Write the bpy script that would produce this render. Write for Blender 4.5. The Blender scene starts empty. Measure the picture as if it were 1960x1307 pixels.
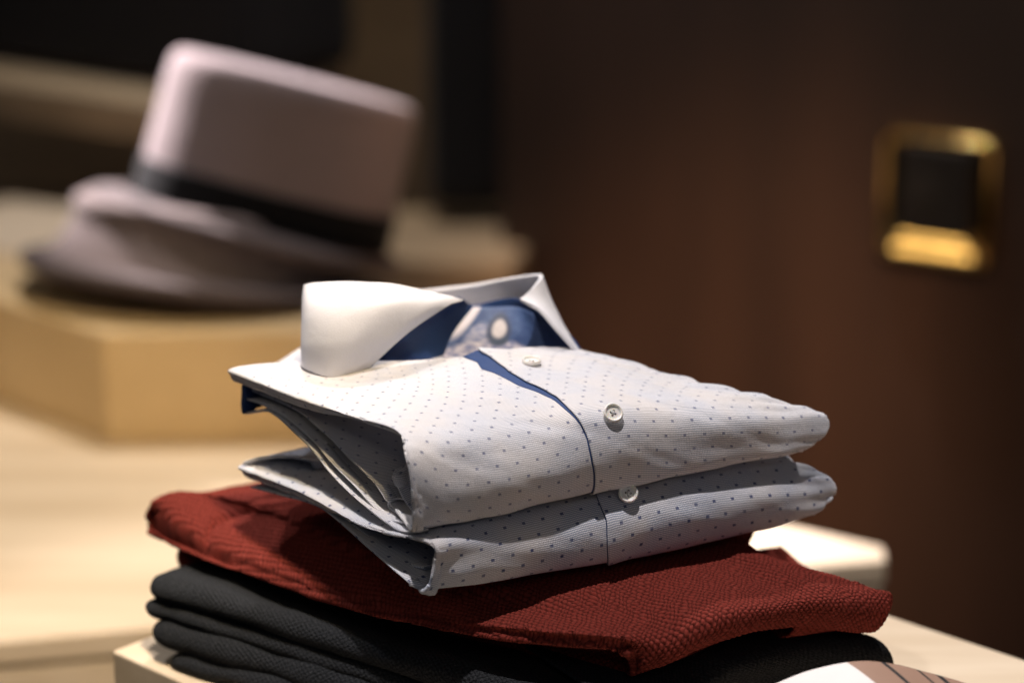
import bpy, bmesh, math, random
import numpy as np
from mathutils import Vector, Matrix, noise
random.seed(4)
R = math.radians
scn = bpy.context.scene
COL = scn.collection

# ------------------------------------------------------------------ camera
PITCH = R(17)
CP = Vector((-0.05535, -1.27774, 0.61223))
cam = bpy.data.cameras.new("camera")
camo = bpy.data.objects.new("camera", cam)
COL.objects.link(camo)
camo.location = CP
camo.rotation_euler = (R(90) - PITCH, 0, 0)
cam.lens = 85
cam.sensor_width = 36
cam.clip_start = .05
cam.clip_end = 60
cam.dof.use_dof = True
cam.dof.focus_distance = 1.345
cam.dof.aperture_fstop = 2.5
cam.dof.aperture_blades = 9
scn.camera = camo

# ------------------------------------------------------------------ world and light
w = bpy.data.worlds.new("World")
scn.world = w
w.use_nodes = True
w.node_tree.nodes["Background"].inputs[0].default_value = (.56, .60, .72, 1)
w.node_tree.nodes["Background"].inputs[1].default_value = .060

def lamp(kind, name, loc, target, energy, color, size=.05, cone=60, blend=.4):
    l = bpy.data.lights.new(name, kind)
    l.energy = energy
    l.color = color
    if kind == 'SPOT':
        l.shadow_soft_size = size
        l.spot_size = R(cone)
        l.spot_blend = blend
    else:
        l.size = size
    o = bpy.data.objects.new(name, l)
    COL.objects.link(o)
    o.location = loc
    o.rotation_euler = (Vector(target) - Vector(loc)).to_track_quat('-Z', 'Y').to_euler()
    return o

lamp('SPOT', 'ceiling_spot_key', (-.16, -.34, 2.30), (0.0, .03, .12), 166, (1, .925, .90), .022, 32, .35)
lamp('AREA', 'added_front_fill', (.35, -2.3, 1.7), (0, 0, .10), 2.2, (1, .93, .90), .7)  # added soft fill behind the camera to lift the shirt fronts
lamp('SPOT', 'ceiling_spot_back', (-1.25, .75, 2.1), (-.20, .06, .16), 50, (.95, .95, 1), .03, 20, .6)
lamp('SPOT', 'ceiling_spot_table', (-.25, 1.35, 2.6), (-.15, .62, -.1), 180, (1, .93, .89), .05, 60, .7)
lamp('SPOT', 'ceiling_spot_front', (.2, -.9, 2.3), (-.53, .50, -.20), 215, (1, .78, .48), .05, 20, .5)
lamp('SPOT', 'ceiling_spot_hat', (-1.55, 2.15, 1.35), (-.35, 1.06, .15), 1350, (1, .90, .90), .04, 12, .5)
lamp('SPOT', 'added_shelf_fill', (-.4, 1.75, 1.7), (-.35, 2.3, .3), 30, (1, .80, .55), .1, 70, 1)  # added fill, only brightens the shelf back panel
lamp('SPOT', 'wall_bounce_fill', (.05, .10, 1.35), (.17, 1.43, -.50), 330, (1, .62, .38), .1, 24, 1)  # added lamp standing in for warm bounce on the lower wall
lamp('AREA', 'added_brass_highlight', (-1.10, .15, .74), (.41, 1.30, 0), .62, (1, .82, .55), .18)  # added out of view so the brass plate's lower bar reflects it

scn.view_settings.view_transform = 'Standard'
scn.view_settings.look = 'None'
scn.view_settings.gamma = 1
scn.view_settings.use_curve_mapping = False
scn.view_settings.exposure = 0
scn.cycles.max_bounces = 8
scn.cycles.use_denoising = True

# ------------------------------------------------------------------ unprojection helpers (photo measurements -> metres)
FPX = 85 / 36 * 1960
FWD = np.array([0, math.cos(PITCH), -math.sin(PITCH)])
RT = np.array([1, 0, 0.])
UP = np.array([0, math.sin(PITCH), math.cos(PITCH)])
C0 = np.array(CP)
def ray(x, y):
    return FWD + RT * (x - 980) / FPX + UP * (653.5 - y) / FPX
def onz(x, y, z):
    d = ray(x, y)
    return C0 + d * (z - C0[2]) / d[2]
def ondist(x, y, D):
    return C0 + ray(x, y) * D
def onplane(x, y, p0, n):
    d = ray(x, y)
    return C0 + d * np.dot(p0 - C0, n) / np.dot(d, n)
SFL = np.array([-.107, -.053, 0])
UDIR = np.array([.93154, .36363, 0]); NF = np.array([.36363, -.93154, 0])
VDIR = np.array([-.65766, .75332, 0]); NL = np.array([-.75332, -.65766, 0])
def G(p):
    """(x,y,z) | (x,y,'f',off) front plane | (x,y,'l',off) left plane | (x,y,'d',dist) | ('w',x,y,z)"""
    if p[0] == 'w': return np.array(p[1:], float)
    if len(p) == 3: return onz(*p)
    if p[2] == 'f': return onplane(p[0], p[1], SFL + NF * p[3], NF)
    if p[2] == 'l': return onplane(p[0], p[1], SFL + NL * p[3], NL)
    if p[2] == 'd': return ondist(p[0], p[1], p[3])

# ------------------------------------------------------------------ materials
def mat(name):
    m = bpy.data.materials.new(name)
    m.use_nodes = True
    nt = m.node_tree
    return m, nt, nt.nodes['Principled BSDF']
class N:
    """tiny node-building shorthand"""
    def __init__(s, nt): s.nt = nt
    def new(s, t, **k):
        n = s.nt.nodes.new(t)
        for a, b in k.items(): setattr(n, a, b)
        return n
    def put(s, sock, v):
        if isinstance(v, bpy.types.NodeSocket): s.nt.links.new(v, sock)
        else: sock.default_value = v
    def m(s, op, a, b=0.0, c=0.0):
        n = s.new('ShaderNodeMath', operation=op)
        s.put(n.inputs[0], a); s.put(n.inputs[1], b); s.put(n.inputs[2], c)
        return n.outputs[0]
    def mix(s, f, a, b):
        n = s.new('ShaderNodeMix', data_type='RGBA')
        s.put(n.inputs['Factor'], f)
        s.put(n.inputs[6], a); s.put(n.inputs[7], b)
        return n.outputs[2]
    def noise(s, vec, scale, detail=3, rough=.5):
        n = s.new('ShaderNodeTexNoise')
        s.put(n.inputs['Vector'], vec)
        n.inputs['Scale'].default_value = scale
        n.inputs['Detail'].default_value = detail
        n.inputs['Roughness'].default_value = rough
        return n.outputs['Fac']
    def ramp(s, f, lo, hi):
        n = s.new('ShaderNodeMapRange')
        n.interpolation_type = 'SMOOTHSTEP'
        s.put(n.inputs[0], f)
        n.inputs[1].default_value = lo; n.inputs[2].default_value = hi
        return n.outputs[0]
    def bump(s, h, strength, dist, normal=None):
        n = s.new('ShaderNodeBump')
        n.inputs['Strength'].default_value = strength
        n.inputs['Distance'].default_value = dist
        s.put(n.inputs['Height'], h)
        if normal: s.put(n.inputs['Normal'], normal)
        return n.outputs[0]
    def uv(s):
        u = s.new('ShaderNodeUVMap'); u.uv_map = 'UVMap'
        sp = s.new('ShaderNodeSeparateXYZ')
        s.nt.links.new(u.outputs[0], sp.inputs[0])
        return u.outputs[0], sp.outputs[0], sp.outputs[1]
    def obj(s): return s.new('ShaderNodeTexCoord').outputs['Object']

def c(r, g, b): return (r, g, b, 1)

def shirt_material(name, dots=.85, size=1., gap1=c(.33, .37, .45), top=c(.82, .785, .785)):
    m, nt, b = mat(name); n = N(nt)
    uv, u, v = n.uv()
    # irregular yarn: warp coordinates slightly
    wob = n.m('MULTIPLY', n.m('SUBTRACT', n.noise(uv, 90, 3), .5), .0014)
    uu = n.m('ADD', u, wob); vv = n.m('ADD', v, wob)
    yr = n.m('SINE', n.m('MULTIPLY', vv, 2 * math.pi / .00118))
    yc = n.m('SINE', n.m('MULTIPLY', uu, 2 * math.pi / .00100))
    row = n.ramp(yr, -.75, .35)          # horizontal yarn profile
    colr = n.ramp(yc, -.9, .2)
    body = n.m('MULTIPLY', row, n.m('ADD', n.m('MULTIPLY', colr, .4), .6))
    patch = n.ramp(n.noise(uv, 28, 3), .35, .7)
    gap = n.mix(patch, gap1, c(.45, .42, .40))
    base = n.mix(body, gap, top)
    # woven specks, staggered
    rw = n.m('DIVIDE', v, .0080)
    ri = n.m('FLOOR', rw)
    off = n.m('MULTIPLY', n.m('MODULO', n.m('ADD', ri, 400), 2), .5)
    fu = n.m('FRACT', n.m('ADD', n.m('ADD', n.m('DIVIDE', uu, .0118), off), 50))
    fv = n.m('FRACT', n.m('ADD', rw, 400))
    du = n.m('MULTIPLY', n.m('ABSOLUTE', n.m('SUBTRACT', fu, .5)), .0118)
    dv = n.m('MULTIPLY', n.m('ABSOLUTE', n.m('SUBTRACT', fv, .5)), .0080)
    dot = n.m('MULTIPLY', n.m('LESS_THAN', du, .00085 * size), n.m('LESS_THAN', dv, .00078 * size))
    dot = n.m('MULTIPLY', dot, n.m('ADD', n.m('MULTIPLY', n.noise(uv, 90, 1), .6), .45))
    base = n.mix(n.m('MULTIPLY', dot, dots), base, c(.035, .055, .16))
    nt.links.new(base, b.inputs['Base Color'])
    b.inputs['Roughness'].default_value = .72
    b.inputs['Sheen Weight'].default_value = .15
    b.inputs['Specular IOR Level'].default_value = .25
    h = n.m('ADD', body, n.m('MULTIPLY', n.noise(uv, 900, 2), .5))
    nb = n.bump(h, .45, .0003)
    crease = n.bump(n.noise(uv, 38, 5, .62), .45, .003, nb)
    nt.links.new(crease, b.inputs['Normal'])
    return m

def plain_cloth(name, col, col2, rough=.75, scale=2400, bump=.3, crease=.3, sheen=.1):
    m, nt, b = mat(name); n = N(nt)
    o = n.obj()
    f = n.noise(o, 60, 3)
    nt.links.new(n.mix(f, col, col2), b.inputs['Base Color'])
    b.inputs['Roughness'].default_value = rough
    b.inputs['Sheen Weight'].default_value = sheen
    b.inputs['Specular IOR Level'].default_value = .25
    nb = n.bump(n.noise(o, scale, 2), bump, .0004)
    nt.links.new(n.bump(n.noise(o, 35, 3), crease, .003, nb), b.inputs['Normal'])
    return m

def knit_material(name, dark, mid, hi, pitch, sheen, fuzz=.6):
    m, nt, b = mat(name); n = N(nt)
    uv, u, v = n.uv()
    wob = n.m('MULTIPLY', n.m('SUBTRACT', n.noise(uv, 110, 3, .6), .5), .0030)
    ux, vx = n.m('ADD', u, wob), n.m('ADD', v, wob)
    def cell(sh):
        fx = n.m('SUBTRACT', n.m('FRACT', n.m('ADD', n.m('DIVIDE', ux, pitch), 100 + sh)), .5)
        fy = n.m('SUBTRACT', n.m('FRACT', n.m('ADD', n.m('DIVIDE', vx, pitch * 1.36), 100 + sh)), .5)
        return n.m('ADD', n.m('MULTIPLY', n.m('MULTIPLY', fx, fx), 1.), n.m('MULTIPLY', n.m('MULTIPLY', fy, fy), 1.85))
    h = n.m('SUBTRACT', 1, n.m('MULTIPLY', n.m('MINIMUM', cell(0), cell(.5)), 3.6))
    col = n.mix(n.ramp(h, .25, .85), dark, mid)
    col = n.mix(n.m('MULTIPLY', n.ramp(n.noise(uv, 620, 3, .7), .45, .8), .7), col, hi)
    nt.links.new(col, b.inputs['Base Color'])
    b.inputs['Roughness'].default_value = .95
    b.inputs['Specular IOR Level'].default_value = .08
    b.inputs['Sheen Weight'].default_value = sheen
    b.inputs['Sheen Roughness'].default_value = .6
    b.inputs['Sheen Tint'].default_value = hi
    hh = n.m('ADD', h, n.m('MULTIPLY', n.noise(uv, 620, 4, .7), fuzz))
    nt.links.new(n.bump(hh, .9, .0011), b.inputs['Normal'])
    return m

def wood(name, a, bcol, rough=.45, scale=2.2, stretch=(1, 9, 9), spec=.4, rot=0.):
    m, nt, b = mat(name); n = N(nt)
    mp = n.new('ShaderNodeMapping')
    nt.links.new(n.obj(), mp.inputs[0])
    mp.inputs['Scale'].default_value = stretch
    mp.inputs['Rotation'].default_value = (0, 0, rot)
    f = n.noise(mp.outputs[0], scale, 6, .6)
    nt.links.new(n.mix(n.ramp(f, .3, .7), a, bcol), b.inputs['Base Color'])
    b.inputs['Roughness'].default_value = rough
    b.inputs['Specular IOR Level'].default_value = spec
    nt.links.new(n.bump(f, .08, .002), b.inputs['Normal'])
    return m

M = {}
M['shirt'] = shirt_material('dotted_shirt_weave')
M['shirt_shaded'] = shirt_material('dotted_shirt_shaded_weave', 1.1, 1.12, c(.22, .28, .40), c(.76, .75, .78))  # same fabric as the top shirt; shade put into bluer, darker colours
M['white'] = plain_cloth('white_collar_cloth', c(.69, .685, .72), c(.64, .635, .68), .75, 1300, .55, .5)
M['blue'] = plain_cloth('blue_lining_cloth', c(.014, .038, .125), c(.024, .058, .175), .6, 2600, .3, .3, .05)
M['red'] = knit_material('red_bubble_knit', c(.090, .015, .011), c(.205, .033, .024), c(.33, .075, .056), .0034, .18, 1.0)
M['black'] = knit_material('charcoal_terry_knit', c(.014, .015, .017), c(.030, .032, .036), c(.085, .089, .096), .0030, .10, 2.2)
M['table'] = wood('pale_maple', c(.62, .49, .34), c(.77, .64, .48), .5)
M['gift'] = wood('tan_box_board', c(.60, .43, .23), c(.68, .50, .28), .6, 3, (2, 2, 2))
M['brownwall'] = wood('dark_walnut_wall', c(.030, .0150, .0098), c(.047, .0235, .0148), .6, 1.5, (6, 6, .8), .5)
M['shelf'] = wood('shelf_board', c(.36, .27, .17), c(.44, .33, .21), .6)
M['shelfback'] = wood('shelf_back_board', c(.30, .22, .14), c(.36, .27, .17), .7)
M['dark'] = plain_cloth('black_cloth', c(.010, .010, .012), c(.018, .018, .02), .9)
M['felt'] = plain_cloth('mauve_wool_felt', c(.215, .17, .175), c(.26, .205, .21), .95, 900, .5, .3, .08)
M['shaded'] = plain_cloth('shaded_wool_felt', c(.17, .13, .125), c(.21, .165, .16), .95, 900, .5, .3, .05)  # darker copy of the felt: the upper hat's shade put into colour
M['brimshade'] = plain_cloth('shaded_brim_felt', c(.085, .066, .066), c(.115, .09, .09), .95, 900, .5, .3, .04)  # brim's shadow put into the felt colour
M['ribbon'] = plain_cloth('black_hat_ribbon', c(.004, .004, .005), c(.007, .007, .008), .95, 2400, .3, .3, 0)
M['floor'] = wood('dark_floor', c(.030, .020, .014), c(.05, .033, .024), .5)

def simple(name, col, rough=.5, metal=0., spec=.5):
    m, nt, b = mat(name); n = N(nt)
    f = n.noise(n.obj(), 40, 3)
    nt.links.new(n.mix(f, col, tuple(x * .85 for x in col[:3]) + (1,)), b.inputs['Base Color'])
    b.inputs['Roughness'].default_value = rough
    b.inputs['Metallic'].default_value = metal
    b.inputs['Specular IOR Level'].default_value = spec
    return m, b
M['brass'], _ = simple('polished_brass', c(.83, .55, .20), .12, 1)
M['socket'], _ = simple('black_plastic', c(.010, .010, .011), .55, 0, .25)
M['hole'], _ = simple('socket_recess_black', c(.004, .004, .004), .7)
M['pearl'], pb = simple('pearl_button', c(.88, .85, .80), .3)
pb.inputs['Subsurface Weight'].default_value = .35
pb.inputs['Subsurface Radius'].default_value = (.004, .003, .002)
pb.inputs['Coat Weight'].default_value = .3
M['thread'], _ = simple('white_thread', c(.75, .74, .72), .9)
M['bluethread'], _ = simple('blue_thread', c(.05, .08, .25), .9)

# ------------------------------------------------------------------ object helpers
def link(name, me, m=None, parent=None, smooth=True):
    o = bpy.data.objects.new(name, me)
    COL.objects.link(o)
    if m: me.materials.append(m)
    if parent: o.parent = parent
    if smooth:
        me.polygons.foreach_set('use_smooth', [True] * len(me.polygons))
    return o
def thing(name, label, cat, loc=(0, 0, 0), group=None):
    o = bpy.data.objects.new(name, None)
    COL.objects.link(o)
    o.empty_display_size = .05
    o.location = loc
    o['label'] = label; o['category'] = cat
    if group: o['group'] = group
    return o
def tag(o, label, cat, group=None):
    o['label'] = label; o['category'] = cat
    if group: o['group'] = group
    return o
def structure(o): o['kind'] = 'structure'; return o
def child(o, root):
    """keep world place when parenting to an Empty that only has a location"""
    o.parent = root
    o.location = Vector(o.location) - Vector(root.location)
    return o

def cr(P, t, axis):
    """uniform Catmull-Rom through array P along axis at parameters t in [0,n-1]"""
    P = np.moveaxis(P, axis, 0)
    n = P.shape[0]
    ext = np.concatenate([2 * P[:1] - P[1:2], P, 2 * P[-1:] - P[-2:-1]], 0)
    i = np.clip(np.floor(t).astype(int), 0, n - 2)
    f = (t - i).reshape((-1,) + (1,) * (P.ndim - 1))
    a, b, c_, d = ext[i], ext[i + 1], ext[i + 2], ext[i + 3]
    o = .5 * ((2 * b) + (-a + c_) * f + (2 * a - 5 * b + 4 * c_ - d) * f ** 2 + (-a + 3 * b - 3 * c_ + d) * f ** 3)
    return np.moveaxis(o, 0, axis)

def netgrid(net, t0, t1, s0, s1, nt_, ns):
    """net[col][row] world points -> grid[row][col]"""
    A = np.array([[q for q in col] for col in net], float)        # cols, rows, 3
    A = cr(A, np.linspace(s0, s1, ns), 0)
    A = cr(A, np.linspace(t0, t1, nt_), 1)
    return A

def normals(Gd):
    du = np.gradient(Gd, axis=0); dv = np.gradient(Gd, axis=1)
    n = np.cross(du, dv)
    n /= np.linalg.norm(n, axis=2, keepdims=True) + 1e-12
    return n

def arclen(Gd, rc=None, rr=None):
    ns, nt_ = Gd.shape[:2]
    rc = ns // 2 if rc is None else rc
    rr = nt_ // 2 if rr is None else rr
    U = np.zeros((ns, nt_)); V = np.zeros((ns, nt_))
    U[1:] = np.cumsum(np.linalg.norm(np.diff(Gd, axis=0), axis=2), 0)
    V[:, 1:] = np.cumsum(np.linalg.norm(np.diff(Gd, axis=1), axis=2), 1)
    U -= U[rc:rc + 1]; V -= V[:, rr:rr + 1]
    return U, V

def grid_mesh(name, Gd, U=None, V=None):
    ns, nt_ = Gd.shape[:2]
    me = bpy.data.meshes.new(name)
    idx = np.arange(ns * nt_).reshape(ns, nt_)
    q = np.stack([idx[:-1, :-1], idx[1:, :-1], idx[1:, 1:], idx[:-1, 1:]], -1).reshape(-1, 4)
    me.vertices.add(ns * nt_)
    me.vertices.foreach_set('co', Gd.reshape(-1))
    me.loops.add(q.size)
    me.loops.foreach_set('vertex_index', q.reshape(-1).astype(np.int32))
    me.polygons.add(len(q))
    me.polygons.foreach_set('loop_start', np.arange(0, q.size, 4, dtype=np.int32))
    me.polygons.foreach_set('loop_total', np.full(len(q), 4, np.int32))
    me.update(calc_edges=True)
    if U is None: U, V = arclen(Gd)
    uvl = me.uv_layers.new(name='UVMap')
    uv = np.stack([U.reshape(-1)[q.reshape(-1)], V.reshape(-1)[q.reshape(-1)]], -1)
    uvl.data.foreach_set('uv', uv.reshape(-1))
    me.validate()
    return me

def wrinkle(Gd, amp, freq, seed=0, stretch=(1, 1), fade=None):
    """smooth cloth waviness along the normals"""
    rng = np.random.RandomState(seed)
    U, V = arclen(Gd)
    h = np.zeros(U.shape)
    for k in range(9):
        a = rng.uniform(0, 2 * math.pi)
        f = freq * rng.uniform(.5, 2.2)
        ph = rng.uniform(0, 6.28)
        h += np.sin((U * math.cos(a) * stretch[0] + V * math.sin(a) * stretch[1]) * f * 2 * math.pi + ph
                    + 1.3 * np.sin((U * stretch[0] - V * stretch[1]) * f * 2.1 + ph)) / (1 + k * .3)
    h /= 4
    if fade is not None: h = h * fade
    return Gd + normals(Gd) * (h * amp)[..., None]

def solid(o, th, off=-1.):
    md = o.modifiers.new('cloth_thickness', 'SOLIDIFY')
    md.thickness = th; md.offset = off
    md.use_even_offset = False
    return o

def up_normals(Gd):
    """+1 when the grid normals point up / towards the camera at its centre"""
    n = normals(Gd)
    return n

def box(name, pts, z0, z1, m, parent=None, bevel=.002):
    """prism over a world polygon"""
    bm = bmesh.new()
    lo = [bm.verts.new((p[0], p[1], z0)) for p in pts]
    hi = [bm.verts.new((p[0], p[1], z1)) for p in pts]
    n = len(pts)
    bm.faces.new(lo[::-1]); bm.faces.new(hi)
    for i in range(n):
        bm.faces.new((lo[i], lo[(i + 1) % n], hi[(i + 1) % n], hi[i]))
    bmesh.ops.recalc_face_normals(bm, faces=bm.faces)
    if bevel:
        bmesh.ops.bevel(bm, geom=bm.edges[:], offset=bevel, segments=2, affect='EDGES', profile=.6)
    me = bpy.data.meshes.new(name); bm.to_mesh(me); bm.free()
    return link(name, me, m, parent, smooth=False)

def lathe(name, prof, m, segs=64, sx=1, sy=1, parent=None):
    """profile [(r,z)...] -> surface of revolution"""
    P = np.array(prof, float)
    t = np.linspace(0, len(P) - 1, len(P) * 6)
    P = cr(P, t, 0)
    P[:, 0] = np.maximum(P[:, 0], 1e-5)
    a = np.linspace(0, 2 * math.pi, segs + 1)
    Gd = np.stack([np.outer(np.cos(a) * sx, P[:, 0]), np.outer(np.sin(a) * sy, P[:, 0]),
                   np.tile(P[:, 1], (segs + 1, 1))], -1)
    return link(name, grid_mesh(name, Gd), m, parent)

# ------------------------------------------------------------------ the setting
floor = structure(box('floor', [(-4, -2), (4, -2), (4, 5), (-4, 5)], -.95, -.90, M['floor'], bevel=0))
WP = np.array([.41, 1.30, 0]); WD = np.array([.857, -.515, 0]); WN = np.array([.515, .857, 0])
a = WP - WD * .56; b_ = WP + WD * 1.6
wall = structure(box('wall', [a[:2], b_[:2], (b_ + WN * .1)[:2], (a + WN * .1)[:2]], -.90, 1.6, M['brownwall'], bevel=.004))

# low display table (plateau)
zt = -.12
A = onz(0, 1226, zt); B = onz(1697, 1072, zt); Cc = onz(1692, 1046, zt); Dd = onz(1500, 1003, zt)
A2 = A + (A - B) * .5
E1 = Dd + (Dd - Cc) * 2.2
tabl = thing('display_table', 'pale wooden display table with a bright top behind the stacked clothes', 'table', (0, .6, -.90))
poly = [A2[:2], B[:2], Cc[:2], E1[:2], (E1[0] - .1, 1.22), (A2[0] - .2, 1.22)]
child(box('tabletop', poly, -.141, zt, M['table'], bevel=.003), tabl)
ins = [(.94 * p[0], .6 + .94 * (p[1] - .6)) for p in poly]
poly2 = [(p[0] - .002 * (i == 1), p[1] + .002) for i, p in enumerate(poly)]
child(box('base', poly2, -.90, -.1445, M['table'], bevel=.002), tabl)

# block under the stack
K1 = onz(215, 1245, 0); K2 = onz(420, 1307, 0); K3 = onz(1710, 1180, 0); K4 = onz(1960, 1290, 0)
kd = (K2 - K1) / np.linalg.norm(K2 - K1)
kd2 = (K4 - K3) / np.linalg.norm(K4 - K3)
kb = onz(290, 1235, 0) - K1; kb /= np.linalg.norm(kb)
kd = kd * .5 + kd2 * .5; kd /= np.linalg.norm(kd)
kn = np.array([-kd[1], kd[0], 0])
wdt = abs(np.dot(K3 - K1, kn))
blk = box('display_block', [K1[:2], (K1 + kd * .62)[:2], (K1 + kd * .62 + kn * wdt)[:2], (K1 + kn * wdt)[:2]], -.40, 0, M['table'], bevel=.0015)
tag(blk, 'pale wooden block that the folded clothes are stacked on', 'display block')

# tan box on the table
q0 = onz(208, 848, zt); q1 = onz(0, 772, zt); q2 = onz(600, 842, zt)
d1 = (q1 - q0) / np.linalg.norm(q1 - q0); d2 = (q2 - q0) / np.linalg.norm(q2 - q0)
gb = box('storage_box', [q0[:2], (q0 + d2 * .34)[:2], (q0 + d2 * .34 + d1 * .40)[:2], (q0 + d1 * .40)[:2]], zt, -.016, M['gift'], bevel=.004)
tag(gb, 'low tan box on the table carrying the two hats', 'box')

# ------------------------------------------------------------------ hats
def hat(name, label, ctr, tilt, rc, h, rb, drop, z0, band=True, flare=1.):
    t = thing(name, label, 'hat', ctr, 'felt hats on the tan box')
    t.rotation_euler = (R(-8), R(tilt), R(8))
    fm = M['felt'] if band else M['shaded']
    cw = lathe('crown', [(rc * flare, z0), (rc * (1 + (flare - 1) * .7), h * .25), (rc * .99, h * .6), (rc * .985, h * .86), (rc * .95, h * .965), (rc * .84, h * 1.0), (rc * .5, h * .985), (0, h * .975)],
               fm, 72, 1, .84, t)
    solid(cw, .003)
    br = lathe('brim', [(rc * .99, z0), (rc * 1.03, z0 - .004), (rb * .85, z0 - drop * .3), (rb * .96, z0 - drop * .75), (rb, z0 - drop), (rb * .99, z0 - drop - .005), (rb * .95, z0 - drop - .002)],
               M['brimshade'], 72, 1, .86, t)
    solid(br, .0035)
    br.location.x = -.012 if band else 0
    if band:
        lathe('hat_band', [(rc * 1.005, z0 + .001), (rc * 1.022, z0 + .002), (rc * 1.024, z0 + .018), (rc * 1.022, z0 + .034), (rc * 1.003, z0 + .036)], M['ribbon'], 72, 1, .84, t)
    return t
hc = onz(350, 575, -.016)
u_ctr = ondist(500, 425, 2.34)
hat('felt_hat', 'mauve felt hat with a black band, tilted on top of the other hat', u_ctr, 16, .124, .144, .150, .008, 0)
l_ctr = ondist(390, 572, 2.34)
hat('felt_hat', 'darker taupe felt hat lying beneath the banded tilted hat, its shade put into the colour', (l_ctr[0], l_ctr[1], -.014), 8, .132, .075, .172, .006, .014, False, 1.16)

# ------------------------------------------------------------------ shelf unit at the back left
def vbox(name, x0, x1, ytop, ybot, D, depth, m, parent=None, slope=0., bevel=.004):
    """upright board measured in the photo at distance D; slope turns it in plan"""
    a = ondist(x0, ytop, D + slope); b = ondist(x1, ytop, D - slope); lo = ondist(x0, ybot, D)
    d = (b - a); d[2] = 0
    dn = np.array([-d[1], d[0], 0]) / np.linalg.norm(d) * depth
    o = box(name, [a[:2], b[:2], (b + dn)[:2], (a + dn)[:2]], lo[2], (a[2] + b[2]) / 2, m, parent, bevel)
    return o
su = thing('shelf_unit', 'blurred brown shelf unit behind the hats', 'shelf', (-.5, 2.2, -.90))
child(vbox('back_panel', -300, 960, -200, 900, 3.25, .03, M['shelfback'], None, .10), su)
child(vbox('shelf', -300, 345, 160, 232, 2.86, .30, M['shelf'], None, .16), su)
child(vbox('shelf', -300, 975, 470, 640, 2.95, .25, M['shelfback'], None, .10), su)
bj = vbox('folded_garment', -200, 450, -160, 150, 2.86, .22, M['dark'], None, .16, .03)
tag(bj, 'black folded clothes on the upper shelf behind the hats', 'clothes')
hg = vbox('hanging_coat', 812, 985, -300, 462, 2.90, .09, M['dark'], None, 0, .03)
tag(hg, 'black coat hanging beside the dark brown wall', 'coat')
br_ = vbox('cream_tray', -200, 105, 470, 600, 2.62, .2, M['table'], None, .05, .01)
tag(br_, 'bright cream tray at the left edge behind the tan box', 'tray')

# ------------------------------------------------------------------ brass socket plate on the wall
def on_wall(x, y): return onplane(x, y, WP, WN)
pc = on_wall(1800, 378)
sk = thing('wall_socket', 'square polished brass socket plate on the dark brown wall', 'socket', pc)
ang = math.atan2(WD[1], WD[0])
sk.rotation_euler = (0, 0, ang)
def rounded_plate(name, w_, h_, r, y0, y1, m, parent, bevel, cx=0, cz=0):
    bm = bmesh.new()
    pts = []
    for (sx, sz, a0) in ((1, 1, 0), (-1, 1, 90), (-1, -1, 180), (1, -1, 270)):
        for k in range(7):
            a = R(a0 + k * 15)
            pts.append((cx + sx * (w_ / 2 - r) + r * math.cos(a), cz + sz * (h_ / 2 - r) + r * math.sin(a)))
    f = [bm.verts.new((p[0], y1, p[1])) for p in pts]
    g = [bm.verts.new((p[0], y0, p[1])) for p in pts]
    bm.faces.new(f); bm.faces.new(g[::-1])
    for i in range(len(pts)):
        j = (i + 1) % len(pts)
        bm.faces.new((f[j], f[i], g[i], g[j]))
    bmesh.ops.recalc_face_normals(bm, faces=bm.faces)
    front = [e for e in bm.edges if all(abs(v.co.y - y1) < 1e-6 for v in e.verts)]
    bmesh.ops.bevel(bm, geom=front, offset=bevel, segments=4, affect='EDGES', profile=.5)
    me = bpy.data.meshes.new(name); bm.to_mesh(me); bm.free()
    return link(name, me, m, parent, smooth=False)
def ring_plate(name, loops, m, parent):
    """dished frame: rounded loops (w, h, r, y, cx, cz) bridged in order"""
    vs, n = [], 0
    for (w_, h_, r, y, cx, cz) in loops:
        for (sx, sz, a0) in ((1, 1, 0), (-1, 1, 90), (-1, -1, 180), (1, -1, 270)):
            for k in range(9):
                a = R(a0 + k * 11.25)
                vs.append((cx + sx * (w_ / 2 - r) + r * math.cos(a), y, cz + sz * (h_ / 2 - r) + r * math.sin(a)))
    fs = []
    for l in range(len(loops) - 1):
        for i in range(36):
            k = (i + 1) % 36
            fs.append((l * 36 + i, l * 36 + k, (l + 1) * 36 + k, (l + 1) * 36 + i))
    fs.append(tuple(range((len(loops) - 1) * 36, len(loops) * 36)))
    me = bpy.data.meshes.new(name); me.from_pydata(vs, [], fs)
    bm = bmesh.new(); bm.from_mesh(me); bmesh.ops.recalc_face_normals(bm, faces=bm.faces); bm.to_mesh(me); bm.free()
    return link(name, me, m, parent)
ring_plate('plate', [(.130, .142, .013, 0, 0, 0), (.130, .142, .013, -.010, 0, 0), (.128, .140, .012, -.0135, 0, 0), (.124, .136, .011, -.015, 0, 0), (.120, .132, .010, -.0145, 0, 0),
                     (.095, .107, .009, -.0095, -.002, .002), (.082, .098, .008, -.0045, -.008, .006)], M['brass'], sk)
rounded_plate('insert', .084, .098, .006, -.0030, -.030, M['socket'], sk, .003, .004, .012)
rounded_plate('recess', .034, .034, .016, -.0302, -.032, M['hole'], sk, .0005, -.010, .014)

# ------------------------------------------------------------------ cloth
def row_xform(p, dv=0., dz=0., du=0.):
    return p + np.array([VB[0] * dv + UDIR[0] * du, VB[1] * dv + UDIR[1] * du, dz])
VB = np.array([-.36363, .93154, 0])       # straight back, square to the front fold

def panel(name, Gd, m, parent, th=.0009, U=None, V=None):
    if U is None: U, V = arclen(Gd)
    o = link(name, grid_mesh(name, Gd, U, V), m, parent)
    # solidify towards the inside: grid normals are made to face outwards
    return solid(o, th, -1)

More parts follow.
